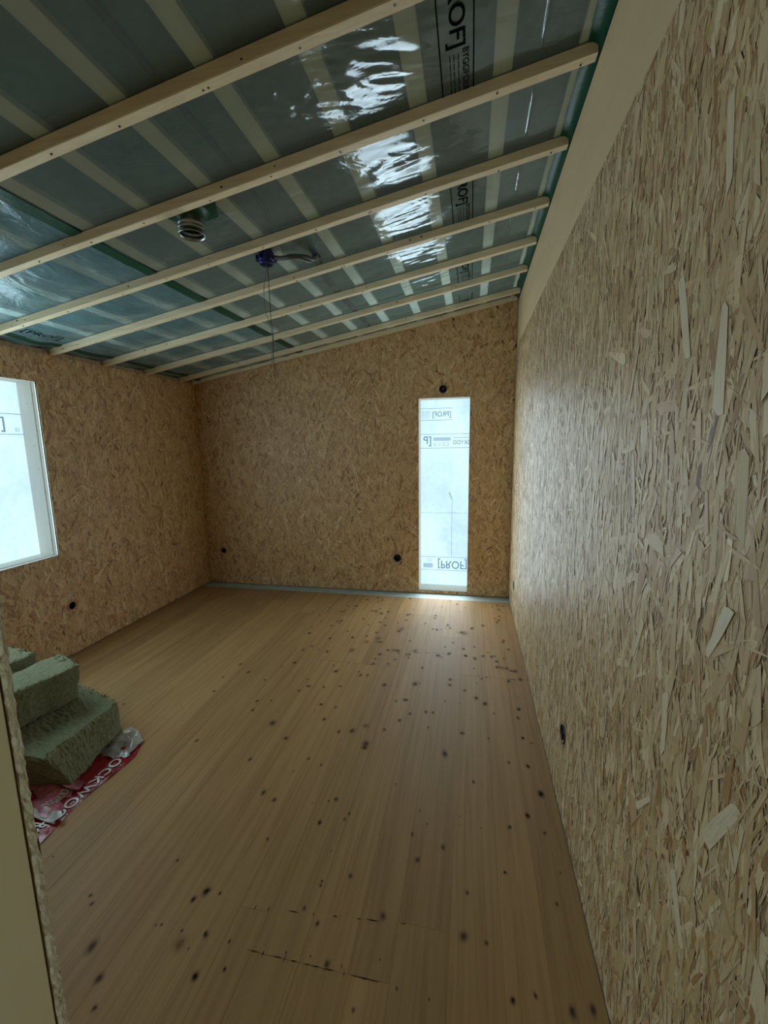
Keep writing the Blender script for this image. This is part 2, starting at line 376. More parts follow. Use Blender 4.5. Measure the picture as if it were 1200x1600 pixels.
# windows
WA, WB, WZ0, WZ1 = -0.4955, -0.0171, 0.0338, 1.9186      # back window (x, z)
LY0, LY1, LZ0, LZ1 = 1.26, 2.4586, 0.7538, 1.9414        # left window (y, z)
OUT_BACK = [(-2.649, 0.366, 0.026), (-0.713, 0.354, 0.036), (-0.267, 1.996, 0.033)]
OUT_LEFT = [(2.504, 0.361, 0.034)]
OUT_RIGHT = [(3.719, 0.275, 0.036), (1.679, 0.339, 0.037)]
Y_BACK = -1.70                                            # hall end
BEAMZ = 2.335

# right wall: a along y, b up, facing -x
wr = sheet('wall_right', [(Y_BACK, 0), (YB, 0), (YB, BEAMZ), (Y_BACK, BEAMZ)], [circ(*c_) for c_ in OUT_RIGHT],
           (XR, 0, 0), (0, 1, 0), (0, 0, 1), (-1, 0, 0), 0.012, M['osb'])
tag(wr, 'pale strand board wall running the length of the room on the right', kind='structure')
GOLD, PALE, DARK = (0.66, 0.53, 0.34), (0.72, 0.61, 0.43), (0.20, 0.10, 0.05)
big_r = [(0.93, 1.72, 0.16, 0.024, 0.35, PALE), (0.79, 1.62, 0.17, 0.028, 0.05, PALE), (0.97, 1.29, 0.085, 0.032, 1.35, GOLD),
         (0.72, 1.20, 0.11, 0.022, -0.45, PALE), (0.92, 0.72, 0.10, 0.014, -0.7, PALE), (0.86, 0.95, 0.13, 0.020, 0.1, PALE),
         (0.75, 0.66, 0.12, 0.02, 0.5, PALE), (1.18, 0.575, 0.07, 0.007, 0.05, (0.25, 0.09, 0.04)), (0.91, 0.52, 0.035, 0.012, 0.3, (0.13, 0.06, 0.03)),
         (1.12, 1.40, 0.13, 0.016, 0.25, GOLD), (0.83, 1.95, 0.15, 0.018, 0.15, PALE), (1.02, 1.05, 0.12, 0.015, -0.35, GOLD),
         (0.66, 0.92, 0.14, 0.024, -0.5, PALE), (0.70, 1.42, 0.13, 0.022, 0.1, GOLD), (1.25, 1.02, 0.10, 0.010, 0.2, PALE), (0.90, 0.40, 0.12, 0.012, 0.25, GOLD)]
flakes('wood_flake', wr, (XR, 0, 0), (0, 1, 0), (0, 0, 1), (-1, 0, 0), lambda a, b_: a > -9, [], [(c_[0], c_[1], c_[2]) for c_ in OUT_RIGHT],
       105000, 3, (Y_BACK+.01, YB-.002), (0.002, BEAMZ-0.001), 0.24, big_r)
# back wall: a along x, b up, facing -y
wbk = sheet('wall_back', [(XL, 0), (XL, zb(XL)+.03), (XR, zb(XR)+.03), (XR, 0)], [rect(WA, WB, WZ0, WZ1)]+[circ(*c_) for c_ in OUT_BACK],
            (0, YB, 0), (1, 0, 0), (0, 0, 1), (0, -1, 0), 0.012, M['osb'])
tag(wbk, 'brown strand board end wall with a tall narrow window, orange bounce light tinted in', kind='structure')
flakes('wood_flake', wbk, (0, YB, 0), (1, 0, 0), (0, 0, 1), (0, -1, 0), lambda a, b_: b_ < zb(a), [(WA, WB, WZ0, WZ1)], OUT_BACK,
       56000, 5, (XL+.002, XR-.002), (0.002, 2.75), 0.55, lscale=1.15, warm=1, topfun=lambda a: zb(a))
# left wall: a along y, b up, facing +x
wl = sheet('wall_left', [(YF, 0), (YF, zb(XL)+.03), (YB, zb(XL)+.03), (YB, 0)], [rect(LY0, LY1, LZ0, LZ1)]+[circ(*c_) for c_ in OUT_LEFT],
           (XL, 0, 0), (0, 1, 0), (0, 0, 1), (1, 0, 0), 0.012, M['osb'])
tag(wl, 'brown strand board wall on the left with a wide window, orange bounce light tinted in', kind='structure')
flakes('wood_flake', wl, (XL, 0, 0), (0, 1, 0), (0, 0, 1), (1, 0, 0), lambda a, b_: a > -9, [(LY0, LY1, LZ0, LZ1)], OUT_LEFT,
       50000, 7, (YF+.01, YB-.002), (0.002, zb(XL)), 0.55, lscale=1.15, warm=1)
# solid wall cores behind the boards so that no light leaks
def solid(name, boxes, mat_, parent):
    bm = bmesh.new()
    for q in boxes: add_box(bm, *q)
    return bmo(name, bm, mat_, parent)
solid('wall_core', [(XR+.06, XR+.12, Y_BACK, YB+.3, -.1, 3.1)], M['hall'], wr)
solid('wall_core', [(XL-.3, WA-.02, YB+.055, YB+.25, -.1, 3.1), (WB+.02, XR+.06, YB+.055, YB+.25, -.1, 3.1), (WA-.02, WB+.02, YB+.055, YB+.25, -.1, WZ0-.02), (WA-.02, WB+.02, YB+.055, YB+.25, WZ1+.02, 3.1)], M['hall'], wbk)
solid('wall_core', [(XL-.24, XL-.055, YF-.1, LY0-.02, -.1, 2.6), (XL-.24, XL-.055, LY1+.02, YB+.05, -.1, 2.6), (XL-.24, XL-.055, LY0-.02, LY1+.02, -.1, LZ0-.02), (XL-.24, XL-.055, LY0-.02, LY1+.02, LZ1+.02, 2.6)], M['hall'], wl)
# glue-laminated beam above the right wall board
bm = bmesh.new(); add_box(bm, XR+.002, XR+.06, Y_BACK, YB, BEAMZ-.02, ZR+.0)
tr = tag(bmo('trim_1', bm, M['beam'], None), 'smooth laminated timber beam along the top of the right wall', kind='structure')
bm = bmesh.new()
random.seed(4)
for k in range(26):
    y = random.uniform(.6, 4.0); z = random.uniform(BEAMZ+.04, ZR-.04); w_ = random.uniform(.006, .02)
    vs = [bm.verts.new((XR+.0015, y+w_*math.cos(t), z+.0022*math.sin(t))) for t in [i*math.pi/4 for i in range(8)]]
    bm.faces.new(vs)
pk = bmo('pitch_pocket', bm, M['osb_edge'], tr); pk['kind'] = 'stuff'

# window openings: liner boards, film, print
def window(name, label, planes, filmrect, to3, prints):
    root = empty(name, to3(*[(filmrect[0]+filmrect[1])/2, filmrect[2]], 0)); root['kind'] = 'structure'; root['label'] = label
    return root
# back window
w1 = empty('window_1', (-0.256, YB, WZ0)); tag(w1, 'tall narrow window opening in the end wall covered with backlit windproof film', kind='structure')
def W1(o): o.location = -Vector(w1.location); return o
D1 = 0.19
def liner_back(x0, x1, z0, z1, nm='liner_board'):
    bm = bmesh.new(); add_box(bm, x0, x1, YB+.001, YB+D1+.02, z0, z1); bevel(bm, .001); W1(bmo(nm, bm, M['liner'], w1))
liner_back(WA-.022, WA, WZ0-.022, WZ1+.022); liner_back(WB, WB+.022, WZ0-.022, WZ1+.022)
liner_back(WA, WB, WZ0-.022, WZ0); liner_back(WA, WB, WZ1, WZ1+.022)
yf_ = YB+D1
V, F = [], []
for j in range(25):
    for i in range(9):
        x = WA+(WB-WA)*i/8; z = WZ0+(WZ1-WZ0)*j/24
        V.append((x, yf_+.004*math.sin(x*9+z*4)*math.sin(math.pi*i/8)*math.sin(math.pi*j/24), z))
for j in range(24):
    for i in range(8): F.append((j*9+i, j*9+i+1, j*9+i+10, j*9+i+9))
W1(pyd('windproof_film', V, F, M['backlit'], w1, smooth=True))
P = Print(lambda a, b_: (a, yf_-.006, b_))
# top band: mirrored letters
P.quad(WA, -.183, 1.834, 1.838); P.quad(WA, -.186, 1.722, 1.726)
P.bracket(-.200, 1.742, 1.803, .014, .0045) if False else None
P.text('[PROF]', -.200, -.378, 1.742, 1.806, .008)
P.text('VINDSKYDD', -.405, -.490, 1.793, 1.811)
for z in (1.781, 1.770, 1.759, 1.747): P.quad(-.49, -.408, z, z+.0025)
# second band
P.quad(WA, WB, 1.584, 1.588); P.quad(WA, WB, 1.448, 1.452); P.quad(-.179, WB, 1.548, 1.552)
P.text('SKYDD', -.018, -.178, 1.484, 1.526, .004)
P.text('[P', -.392, -.470, 1.466, 1.566, .004)
# third band: upside-down letters, and the crack above it
P.quad(WA, WB, .331, .335); P.quad(WA, WB, .191, .195)
P.text('[PROF]', -.318, -.024, .318, .210, .008)
P.quad(-.1815, -.1785, .345, .93); P.quad(-.205, -.18, .955, .958)
V0 = len(P.V); P.V += [P.fn(*q) for q in ((-.215, 1.005), (-.207, 1.008), (-.178, .945), (-.180, .925), (-.186, .95))]; P.F.append(tuple(range(V0, V0+5)))
P.quad(WA, WB, .795, .7975)
W1(P.done('printed_lettering', M['backlit_ink'], w1))
P = Print(lambda a, b_: (a, yf_-.0065, b_))
P.text('CE', -.215, -.285, 1.468, 1.506); P.text('CE', -.300, -.372, 1.468, 1.50); P.quad(-.37, -.20, 1.52, 1.555)
P.text('CE', -.436, -.386, .318, .284); P.quad(-.47, -.37, .215, .262)
W1(P.done('faint_lettering', M['backlit_faint'], w1))
# left window
w2 = empty('window_2', (XL, (LY0+LY1)/2, LZ0)); tag(w2, 'wide window opening in the left wall covered with backlit windproof film', kind='structure')
def W2(o): o.location = -Vector(w2.location); return o
D2 = 0.16
def liner_left(y0, y1, z0, z1, x0=XL-D2-.02, x1=XL-.001):
    bm = bmesh.new(); add_box(bm, x0, x1, y0, y1, z0, z1); bevel(bm, .001); W2(bmo('liner_board', bm, M['liner'], w2))
liner_left(LY0-.022, LY0, LZ0-.022, LZ1+.022); liner_left(LY1, LY1+.022, LZ0-.022, LZ1+.022)
liner_left(LY0, LY1, LZ0-.022, LZ0); liner_left(LY0, LY1, LZ1, LZ1+.022)
liner_left(LY1-.004, LY1, LZ0, LZ1, XL-D2, XL-.045); liner_left(LY0, LY1-.004, LZ0, LZ0+.004, XL-D2, XL-.045)
xf = XL-D2
V, F = [], []
for j in range(17):
    for i in range(17):
        y = LY0+(LY1-LY0)*i/16; z = LZ0+(LZ1-LZ0)*j/16
        V.append((xf+.004*math.sin(y*9+z*4)*math.sin(math.pi*i/16)*math.sin(math.pi*j/16), y, z))
for j in range(16):
    for i in range(16): F.append((j*17+i, j*17+i+1, j*17+i+18, j*17+i+17))
W2(pyd('windproof_film', V, F, M['backlit'], w2, smooth=True))
P = Print(lambda a, b_: (xf+.006, a, b_))
P.quad(LY0, LY1-.004, 1.730, 1.734); P.quad(LY0, LY1-.004, 1.596, 1.600)
P.text('[PROF]', 2.338, 2.02, 1.612, 1.712, .006); P.text('SKYDD', 1.94, 1.70, 1.632, 1.676, .004)
P.text('CE', 2.43, 2.40, 1.618, 1.64)
W2(P.done('printed_lettering', M['backlit_ink'], w2))
bm = bmesh.new()          # staples in the reveal
for (dx, z) in ((.04, 1.86), (.06, 1.80), (.09, 1.80), (.035, 1.62), (.06, 1.58), (.08, 1.52), (.03, 1.44), (.07, 1.36), (.05, 1.2), (.03, 1.05), (.06, .98), (.045, .86)):
    add_box(bm, XL-dx, XL-dx+.006, LY1-.006, LY1-.004, z, z+.002)
st = W2(bmo('staple', bm, M['screw'], w2)); st['kind'] = 'stuff'

# ------------------------------------------------------------------ floor
fl = bpy.data.objects.new('floor', None)
bm = bmesh.new(); add_box(bm, XL-.05, XR+.05, Y_BACK, YB+.04, -0.08, -0.006)
fl = bmo('floor', bm, M['slab'], None); tag(fl, 'spruce board floor', kind='structure')
random.seed(11)
xs = [XL+.006]
fixed = [-1.62, -1.02, -0.72, -0.62, -0.2, -0.04, XR-.003]
for fx in fixed:
    d = fx-xs[-1]; n = max(1, round(d/0.125))
    ws = [random.uniform(.8, 1.2) for _ in range(n)]; t = sum(ws)
    for w_ in ws[:-1]: xs.append(xs[-1]+d*w_/t)
    xs.append(fx)
YE = 4.03
unit = {}
for x0, x1 in zip(xs, xs[1:]):
    xm = (x0+x1)/2
    if xm < -1.62: cuts = [3.75]
    elif xm < -1.02: cuts = [3.5]
    elif xm < -.72: cuts = [2.692]
    elif xm < -.62: cuts = [2.688, 1.08]
    elif xm < -.2: cuts = [3.6, .968]
    elif xm < -.04: cuts = [3.2, 1.13]
    else: cuts = [2.66]
    ys = [YE]+cuts+[Y_BACK+.01]
    for ya, yb_ in zip(ys[1:], ys):
        bm = bmesh.new(); w_ = x1-x0; ln = yb_-ya
        add_box(bm, -w_/2+.0001, w_/2-.0001, -ln/2+.0002, ln/2-.0002, -.006, 0)
        bmesh.ops.bevel(bm, geom=[e for e in bm.edges if all(v.co.z > -.001 for v in e.verts)], offset=.0004, segments=1, affect='EDGES')
        bmo('floor_board', bm, M['board'], fl, ((x0+x1)/2, (ya+yb_)/2, random.uniform(-.0003, .0003)))
# knots, a thin stain layer
m, nt, b = mat('knot'); M['knot'] = m
a = N(nt, 'ShaderNodeAttribute', attribute_name='tint'); L(nt, a.outputs['Color'], b.inputs['Base Color']); L(nt, a.outputs['Alpha'], b.inputs['Alpha'])
b.inputs['Roughness'].default_value = 0.7; b.inputs['Specular IOR Level'].default_value = 0.15
KNOTS = [(-0.53,3.292,0.019),(-0.548,3.249,0.012),(-0.023,3.293,0.021),(-0.05,3.305,0.013),(-0.76,3.017,0.015),(-0.684,3.091,0.018),(-0.66,3.034,0.011),(-0.836,2.869,0.019),(-0.527,2.922,0.017),(-0.499,2.913,0.011),(-0.573,2.914,0.01),(-0.377,2.938,0.017),(-0.207,2.895,0.013),(-0.132,2.935,0.01),(-0.013,2.928,0.01),(0.109,2.941,0.009),(0.166,2.942,0.008),(0.227,2.796,0.015),(0.198,2.799,0.01),(0.259,2.794,0.01),(0.309,2.765,0.012),(-1.181,2.622,0.01),(-1.547,2.538,0.008),(-1.439,2.45,0.008),(-0.972,2.359,0.007),(-0.78,2.393,0.007),(-0.511,2.457,0.011),(-0.321,2.5,0.012),(-0.106,2.528,0.009),(-1.222,2.156,0.007),(-1.203,2.067,0.007),(-0.834,2.189,0.008),(-0.772,2.062,0.008),(-0.532,2.049,0.014),(-1.039,1.981,0.013),(-0.593,1.994,0.009),(-0.66,1.975,0.007),(-0.497,1.908,0.013),(-0.497,1.882,0.01),(-0.021,2.08,0.01),(-0.1,1.912,0.01),(-1.024,1.704,0.007),(-0.746,1.759,0.006),(-0.787,1.671,0.004),(-0.866,1.529,0.011),(-0.802,1.501,0.01),(-0.542,1.552,0.011),(-0.571,1.429,0.007),(0.25,1.613,0.01),(0.035,1.756,0.005),(-0.305,1.679,0.005),(0.291,2.346,0.008),(0.277,2.263,0.008),(-0.359,2.128,0.007),(-0.311,2.195,0.007),(-0.427,2.036,0.006),(-0.409,2.3,0.005),(-0.199,2.094,0.005),(0.285,2.094,0.006),(0.286,1.894,0.006),(0.318,1.738,0.009),(-0.282,3.333,0.007),(0.256,3.602,0.008),(-0.763,3.585,0.013),(-0.525,3.59,0.01),(-1.059,3.028,0.009),(-1.011,2.816,0.009),(-0.297,2.706,0.007),(0.043,2.757,0.006),(0.282,2.767,0.009),(0.333,2.666,0.009),(-0.686,2.543,0.008),(-1.017,2.302,0.007),(-1.14,2.174,0.005),(-1.575,2.363,0.006),(-1.537,2.204,0.007),(-0.187,2.228,0.006),(-0.225,2.227,0.007),(0.15,2.28,0.004),(0.113,2.063,0.004),(-0.916,1.878,0.008),(-1.365,1.779,0.006),(-0.572,1.431,0.008),(-0.199,1.447,0.006),(-0.078,1.413,0.009),(-0.167,1.346,0.009),(-0.391,1.244,0.008),(-0.483,1.208,0.006),(-0.483,1.193,0.005),(0.012,1.261,0.006),(-0.253,1.137,0.01),(0.002,1.127,0.013),(0.071,1.121,0.007),(-0.511,1.113,0.006),(-0.453,1.077,0.007),(-0.388,0.98,0.009),(-0.86,1.102,0.012),(-0.886,1.073,0.007),(-0.751,0.881,0.01),(-0.677,0.913,0.005),(0.136,0.993,0.008),(0.143,1.357,0.005),(-0.745,1.323,0.005),(-0.811,1.104,0.004),(-0.782,0.981,0.008),(0.172,1.544,0.007),(0.064,1.522,0.003),(-0.02,1.561,0.003),(-0.019,1.516,0.003),(-0.477,1.463,0.005),(-0.467,1.493,0.006),(-0.443,0.99,0.003),(-0.518,0.985,0.003),(-0.344,0.983,0.003),(-0.178,0.961,0.004),(0.198,1.017,0.006),(-0.087,0.955,0.003),(-0.184,1.56,0.004),(-0.569,1.537,0.005),(-1.107,0.889,0.013),(-1.019,0.826,0.011),(-0.976,0.767,0.007),(-0.846,0.945,0.019),(-0.749,0.88,0.008),(-0.86,1.103,0.011),(-0.889,1.068,0.007),(-0.787,0.986,0.007),(-1.241,1.017,0.006),(-1.214,0.994,0.006),(-1.032,1.182,0.006),(-0.676,0.912,0.004),(-0.702,0.98,0.005),(-0.864,0.979,0.004),(-0.94,0.982,0.004),(-0.957,0.977,0.003),(-0.811,1.105,0.004),(0.322,1.742,0.009),(0.249,1.617,0.01),(0.176,1.549,0.006),(0.305,1.544,0.007),(0.141,1.356,0.005),(0.137,0.996,0.005),(0.301,1.279,0.005),(0.289,1.0,0.01),(0.344,1.015,0.009),(0.284,1.899,0.006),(0.285,2.097,0.006),(0.324,2.064,0.004),(0.288,2.339,0.007),(0.333,1.391,0.004),(0.2,1.907,0.005)]
R = random.Random(5)
for _ in range(110): KNOTS.append((R.uniform(-1.3, XR-.05), R.uniform(2.3, 4.0), R.uniform(.004, .011)))
for _ in range(60): KNOTS.append((R.uniform(-2.7, XR-.05), R.uniform(.8, 4.0), R.uniform(.002, .006)))
for _ in range(25): KNOTS.append((R.uniform(-2.7, XR-.05), R.uniform(-1.6, .8), R.uniform(.004, .012)))
V, F, C4 = [], [], []
for x, y, r in KNOTS:
    r = min(max(r*(.95 if y < 1.7 else 1.35), .0028), .024); k = len(V); n = 12; el = R.uniform(1.0, 1.7); an = R.uniform(-.3, .3)
    dk = (R.uniform(.05, .10), R.uniform(.028, .05), R.uniform(.014, .025)); pale = r > .018
    jit = [R.uniform(.85, 1.15) for _ in range(n)]
    V.append((x, y, .0009)); C4.append((*dk, .35 if pale else .85))
    for q, al in ((.45, .7), (.85, .26), (1.6, 0.0)):
        for i in range(n):
            t = i*2*math.pi/n; a_, b_ = r*q*math.cos(t)*jit[i], r*q*math.sin(t)*el*jit[i]
            V.append((min(x+a_*math.cos(an)-b_*math.sin(an), XR-.003), min(y+a_*math.sin(an)+b_*math.cos(an), YE), .0009))
            C4.append((*(dk if q < .6 else (.13, .07, .035)), al*(.5 if pale else 1)))
    for i in range(n):
        j = (i+1) % n; F.append((k, k+1+i, k+1+j))
        for s_ in (0, 1): F.append((k+1+s_*n+i, k+1+(s_+1)*n+i, k+1+(s_+1)*n+j, k+1+s_*n+j))
kn = pyd('knot', V, F, M['knot'], fl); kn['kind'] = 'stuff'; kn['label'] = 'dark brown knots'
at = kn.data.attributes.new('tint', 'FLOAT_COLOR', 'POINT'); at.data.foreach_set('color', [c for q in C4 for c in q])
# dark cracks along the butt joints
bm = bmesh.new(); R = random.Random(8)
for (x0, y0, x1, y1, n) in ((-.62, .970, -.22, .966, 12), (-1.02, 2.694, -.62, 2.686, 10), (-.04, 2.662, .34, 2.662, 8), (-.70, 1.082, -.15, 1.13, 8), (-.45, 2.9, -.1, 2.95, 7)):
    for i in range(n):
        t = (i+R.random()*.7)/n; x = x0+(x1-x0)*t; y = y0+(y1-y0)*t; l_ = R.uniform(.008, .026); h_ = R.uniform(.0008, .0018)
        if R.random() < .25: l_, h_ = h_, l_*.6
        bm.faces.new([bm.verts.new(p) for p in ((x-l_, y, .0008), (x, y-h_, .0008), (x+l_, y+.001, .0008), (x, y+h_, .0008))])
ck = bmo('joint_crack', bm, M['ink'], fl); ck['kind'] = 'stuff'

# ------------------------------------------------------------------ ceiling
bm = bmesh.new(); add_box(bm, XL-.1, XR+.06, Y_BACK, YB+.1, TH+.026, TH+.08, zb)
ce = bmo('ceiling', bm, M['wool_ceiling'], None); tag(ce, 'sloping open ceiling of battens under a clear vapour barrier', kind='structure')
for xj in (0.34, 0.081, -0.20, -0.475, -0.751, -1.039, -1.317, -1.585, -1.87, -2.19, -2.50, -2.78):
    w_ = .031 if xj < .3 else .024
    bm = bmesh.new(); add_box(bm, -w_, w_, Y_BACK, YB, 0, .021, lambda x: SL*x); bevel(bm, .001)
    bmo('joist', bm, M['joist'], ce, (xj, 0, zf(xj)+.004))
# battens, each with its screws
random.seed(3)
BY = [0.83, 1.265, 1.689, 2.128, 2.575, 3.020, 3.465, 3.930, 4.139]
BY = [-1.38, -.94, -.5, -.06, .38]+BY
for i, y in enumerate(BY):
    x0, x1 = (XL+.004, XR-.006)
    if y < .3: x0 = -1.9
    bm = bmesh.new(); L_ = x1-x0; ns = 12
    for k in range(ns): pass
    # gently wavy board: several stations along its length
    st_, rows = 16, []
    for k in range(st_+1):
        x = x0+L_*k/st_; dy = .003*math.sin(x*1.7+i*2.1); dz = .0015*math.sin(x*2.3+i)
        rows.append([bm.verts.new((x, y+dy+a_, zb(x)+dz*(1 if c_ == 0 else 0)+c_)) for a_, c_ in ((0.002, 0), (0.036, 0), (.038, .002), (.038, TH-.0015), (0, TH-.0015), (0, .002))])
    for A_, B_ in zip(rows, rows[1:]):
        for q in range(6): bm.faces.new((A_[q], A_[(q+1) % 6], B_[(q+1) % 6], B_[q]))
    bm.faces.new(rows[0][::-1]); bm.faces.new(rows[-1])
    bt = bmo('batten', bm, M['batten'], ce)
    if y < .3: continue
    bm = bmesh.new()
    for xj in (0.081, -0.20, -0.475, -0.751, -1.039, -1.317, -1.585, -1.87, -2.19, -2.50, 0.31):
        for rep in range(1+(random.random() < .25)):
            x = xj+random.uniform(-.022, .022); yy = y+random.uniform(.010, .028); r = .0032
            z_ = zb(x)-.0022
            vs = [bm.verts.new((x+r*math.cos(t), yy+r*math.sin(t), z_+SL*r*math.cos(t))) for t in [q*math.pi/4 for q in range(8)]]
            bm.faces.new(vs)
            r2 = bmesh.ops.extrude_face_region(bm, geom=[bm.faces[-1]] if False else [vs[0].link_faces[0]])
            bmesh.ops.translate(bm, verts=[g for g in r2['geom'] if isinstance(g, bmesh.types.BMVert)], vec=(0, 0, .003))
    # knots on the near face
    for _ in range(5):
        x = random.uniform(x0+.1, x1-.1); z_ = zb(x)+random.uniform(.01, .03); r = random.uniform(.003, .006)
        vs = [bm.verts.new((x+r*math.cos(t), y+.003*math.sin(x*1.7+i*2.1)-.0004, z_+r*.8*math.sin(t))) for t in [q*math.pi/4 for q in range(8)]]
        bm.faces.new(vs)
    sc_ = bmo('screw_head', bm, M['screw'], bt); sc_['kind'] = 'stuff'

# vapour barrier film, sagging slightly between the battens, with creases
def foil_z(x, y):
    ph = ((y-0.83) % 0.4425)/0.4425; sag = math.sin(math.pi*ph)**2
    z = zf(x)+.001-.003*sag
    g = math.exp(-((x+.33)/.20)**2)                       # drawn folds between the joists
    if g > .01:
        cell = int((y-0.83)//0.4425); sk = (.9, -.35, .15, .1, .05, .1, 0, 0)[cell % 8]      # direction of the folds differs between battens
        yy = y+sk*(x+.33)*.8
        a_ = mnoise.noise((x*5.5, yy*24, cell*3.1)); b_ = mnoise.noise((x*9, yy*52+3, cell*5.7))
        z -= sag*g*(1 if cell < 2 else .6)*(.0085*(1-abs(a_)*2.2)+.0028*(1-abs(b_)*2))
    z -= sag*.0012*math.sin(y*23+x*31+2*math.sin(x*7))
    z -= sag*.0035*math.exp(-((x-.196)/.004)**2)            # one sharp crease line
    for cx, cy, rr, am in ((-.98, 2.34, .13, .007), (-1.12, 1.86, .12, .005), (-.62, 1.50, .12, .006), (-1.25, 2.0, .10, .004)):
        d2 = ((x-cx)**2+(y-cy)**2)/rr**2
        if d2 < 6: z -= sag*am*math.exp(-d2)*(.6+mnoise.noise((x*26, y*30, cx*9))+.5*mnoise.noise((x*60, y*55, cx*5)))
    if x < -1.70: z -= sag*min(1, (-1.70-x)/.08)*(.010*(.6+.4*math.sin(x*11+y*3))+.004*math.sin(x*26+3*math.sin(y*4)))
    return z
NX, NY = 240, 420; FX0, FX1, FY0, FY1 = XL+.002, XR-.002, .32, YB-.002
xs_ = sorted(set([FX0+(FX1-FX0)*i/NX for i in range(NX+1)]+[.188, .192, .1945, .196, .1975, .200, .204]))
V, F = [], []; nx = len(xs_)
for j in range(NY+1):
    y = FY0+(FY1-FY0)*j/NY
    V += [(x, y, foil_z(x, y)) for x in xs_]
for j in range(NY):
    for i in range(nx-1): F.append((j*nx+i, (j+1)*nx+i, (j+1)*nx+i+1, j*nx+i+1))
ks = sum(1 for x in xs_ if x < -1.645)-1
FR = [f for f in F if f[0] % nx >= ks]; 
foil = pyd('vapour_barrier', V, FR, M['foil'], ce, smooth=True)
foil['label'] = 'clear wrinkled vapour barrier film'
foil2 = pyd('vapour_barrier', V, [f for f in F if f[0] % nx < ks], M['foil_left'], ce, smooth=True)
foil2['label'] = 'milky vapour barrier film over the left side, blue window reflection tinted in'
for f_ in (foil, foil2):
    bm = bmesh.new(); bm.from_mesh(f_.data); bmesh.ops.delete(bm, geom=[v for v in bm.verts if not v.link_faces], context='VERTS'); bm.to_mesh(f_.data); bm.free()
def fprint(a, b_): return (a, b_, foil_z(a, b_)-.0012)
P = Print(lambda a, b_: (b_, a, min(foil_z(b_, a), zf(b_)-.002)-.0012))      # a runs along y, b across x
def block(y0, y1, yp0, yp1, yb0, yb1):
    P.quad(y0, y1, -.116, -.112, 10); P.quad(y0, y1, -.0145, -.0105, 10)
    P.text('[PROF]', yp0, yp1, -.096, -.036, .012)
    P.text('BYGGFOLIE', yb0, yb1, -.046, -.026, .006)
    for q in (-.060, -.074, -.086):
        for k in range(5): P.quad(yb0+.01+k*.032, yb0+.036+k*.032, q, q+.0025)
for k in range(-1, 2):
    o_ = .885*k if k else 0
for (y0, y1, s_) in ((1.11, 1.70, 0), (2.14, 2.58, .885), (3.03, 3.47, 1.77), (3.76, 4.16, 2.655)):
    block(y0, y1, 1.262+s_, 1.518+s_, 1.530+s_, 1.70+s_) if s_ < 2.6 else block(y0, y1, 3.90, 4.13, 4.14, 4.17)
P.done('printed_lettering', M['ink'], foil)
P = Print(lambda a, b_: (b_, a, min(foil_z(b_, a), zf(b_)-.002)-.0012))
P.quad(2.20, 3.6, -2.605, -2.602, 12); P.quad(2.20, 3.6, -2.70, -2.697, 12)
P.text('[PROF]', 2.25, 2.50, -2.685, -2.62, .008); P.done('printed_lettering', M['ink'], foil2)
def strip(name, x0, x1, y0, y1, dz, parent, n=160, wav=.0015):
    V, F = [], []; R = random.Random(hash((x0, y0)) % 999 if False else int(abs(x0)*1000))
    for j in range(n+1):
        y = y0+(y1-y0)*j/n; d0 = wav*math.sin(y*7)+R.uniform(-wav, wav)*.4; d1 = wav*math.sin(y*9+1)+R.uniform(-wav, wav)*.4
        for x in (x0+d0, (x0+x1)/2, x1+d1): V += [(x, y, min(foil_z(x, y), zf(x)-.001)-dz)]
        for x in (x1+d1, (x0+x1)/2, x0+d0): V += [(x, y, min(foil_z(x, y), zf(x)-.001)-dz+.0008)]
    for j in range(n):
        for i in range(6): F.append((j*6+i, j*6+(i+1) % 6, (j+1)*6+(i+1) % 6, (j+1)*6+i))
    return pyd(name, V, F, M['tape'], parent)
o = strip('tape', -1.672, -1.618, .33, YB-.01, .0030, ce); o['label'] = 'long green tape over the film overlap'
o = strip('tape', -2.775, -2.735, .33, YB-.01, .0060, ce); o['label'] = 'green tape beside the left wall'
# tape along the beam: turns down from the film onto the beam
V, F = [], []; n = 260
for j in range(n+1):
    y = .33+(YB-.012-.33)*j/n; ph = ((y-0.83) % 0.4425)/0.4425; s_ = math.sin(math.pi*ph)**.5 if 0 < ph < 1 else 0
    w_ = .002*math.sin(y*31)
    zz = zf(.35)
    for dx, dz in ((-.038+w_-.004*s_, -.0015), (-.022, -.003-.006*s_), (-.010, -.010-.012*s_), (-.003, -.026-.008*s_), (-.0015, -.044)):
        V.append((XR+dx, y, zf(XR+dx)+dz))
for j in range(n):
    for i in range(4): F.append((j*5+i, j*5+i+1, (j+1)*5+i+1, (j+1)*5+i))
tp = pyd('tape', V, F, M['tape'], ce, smooth=True); tp['label'] = 'green tape along the beam'
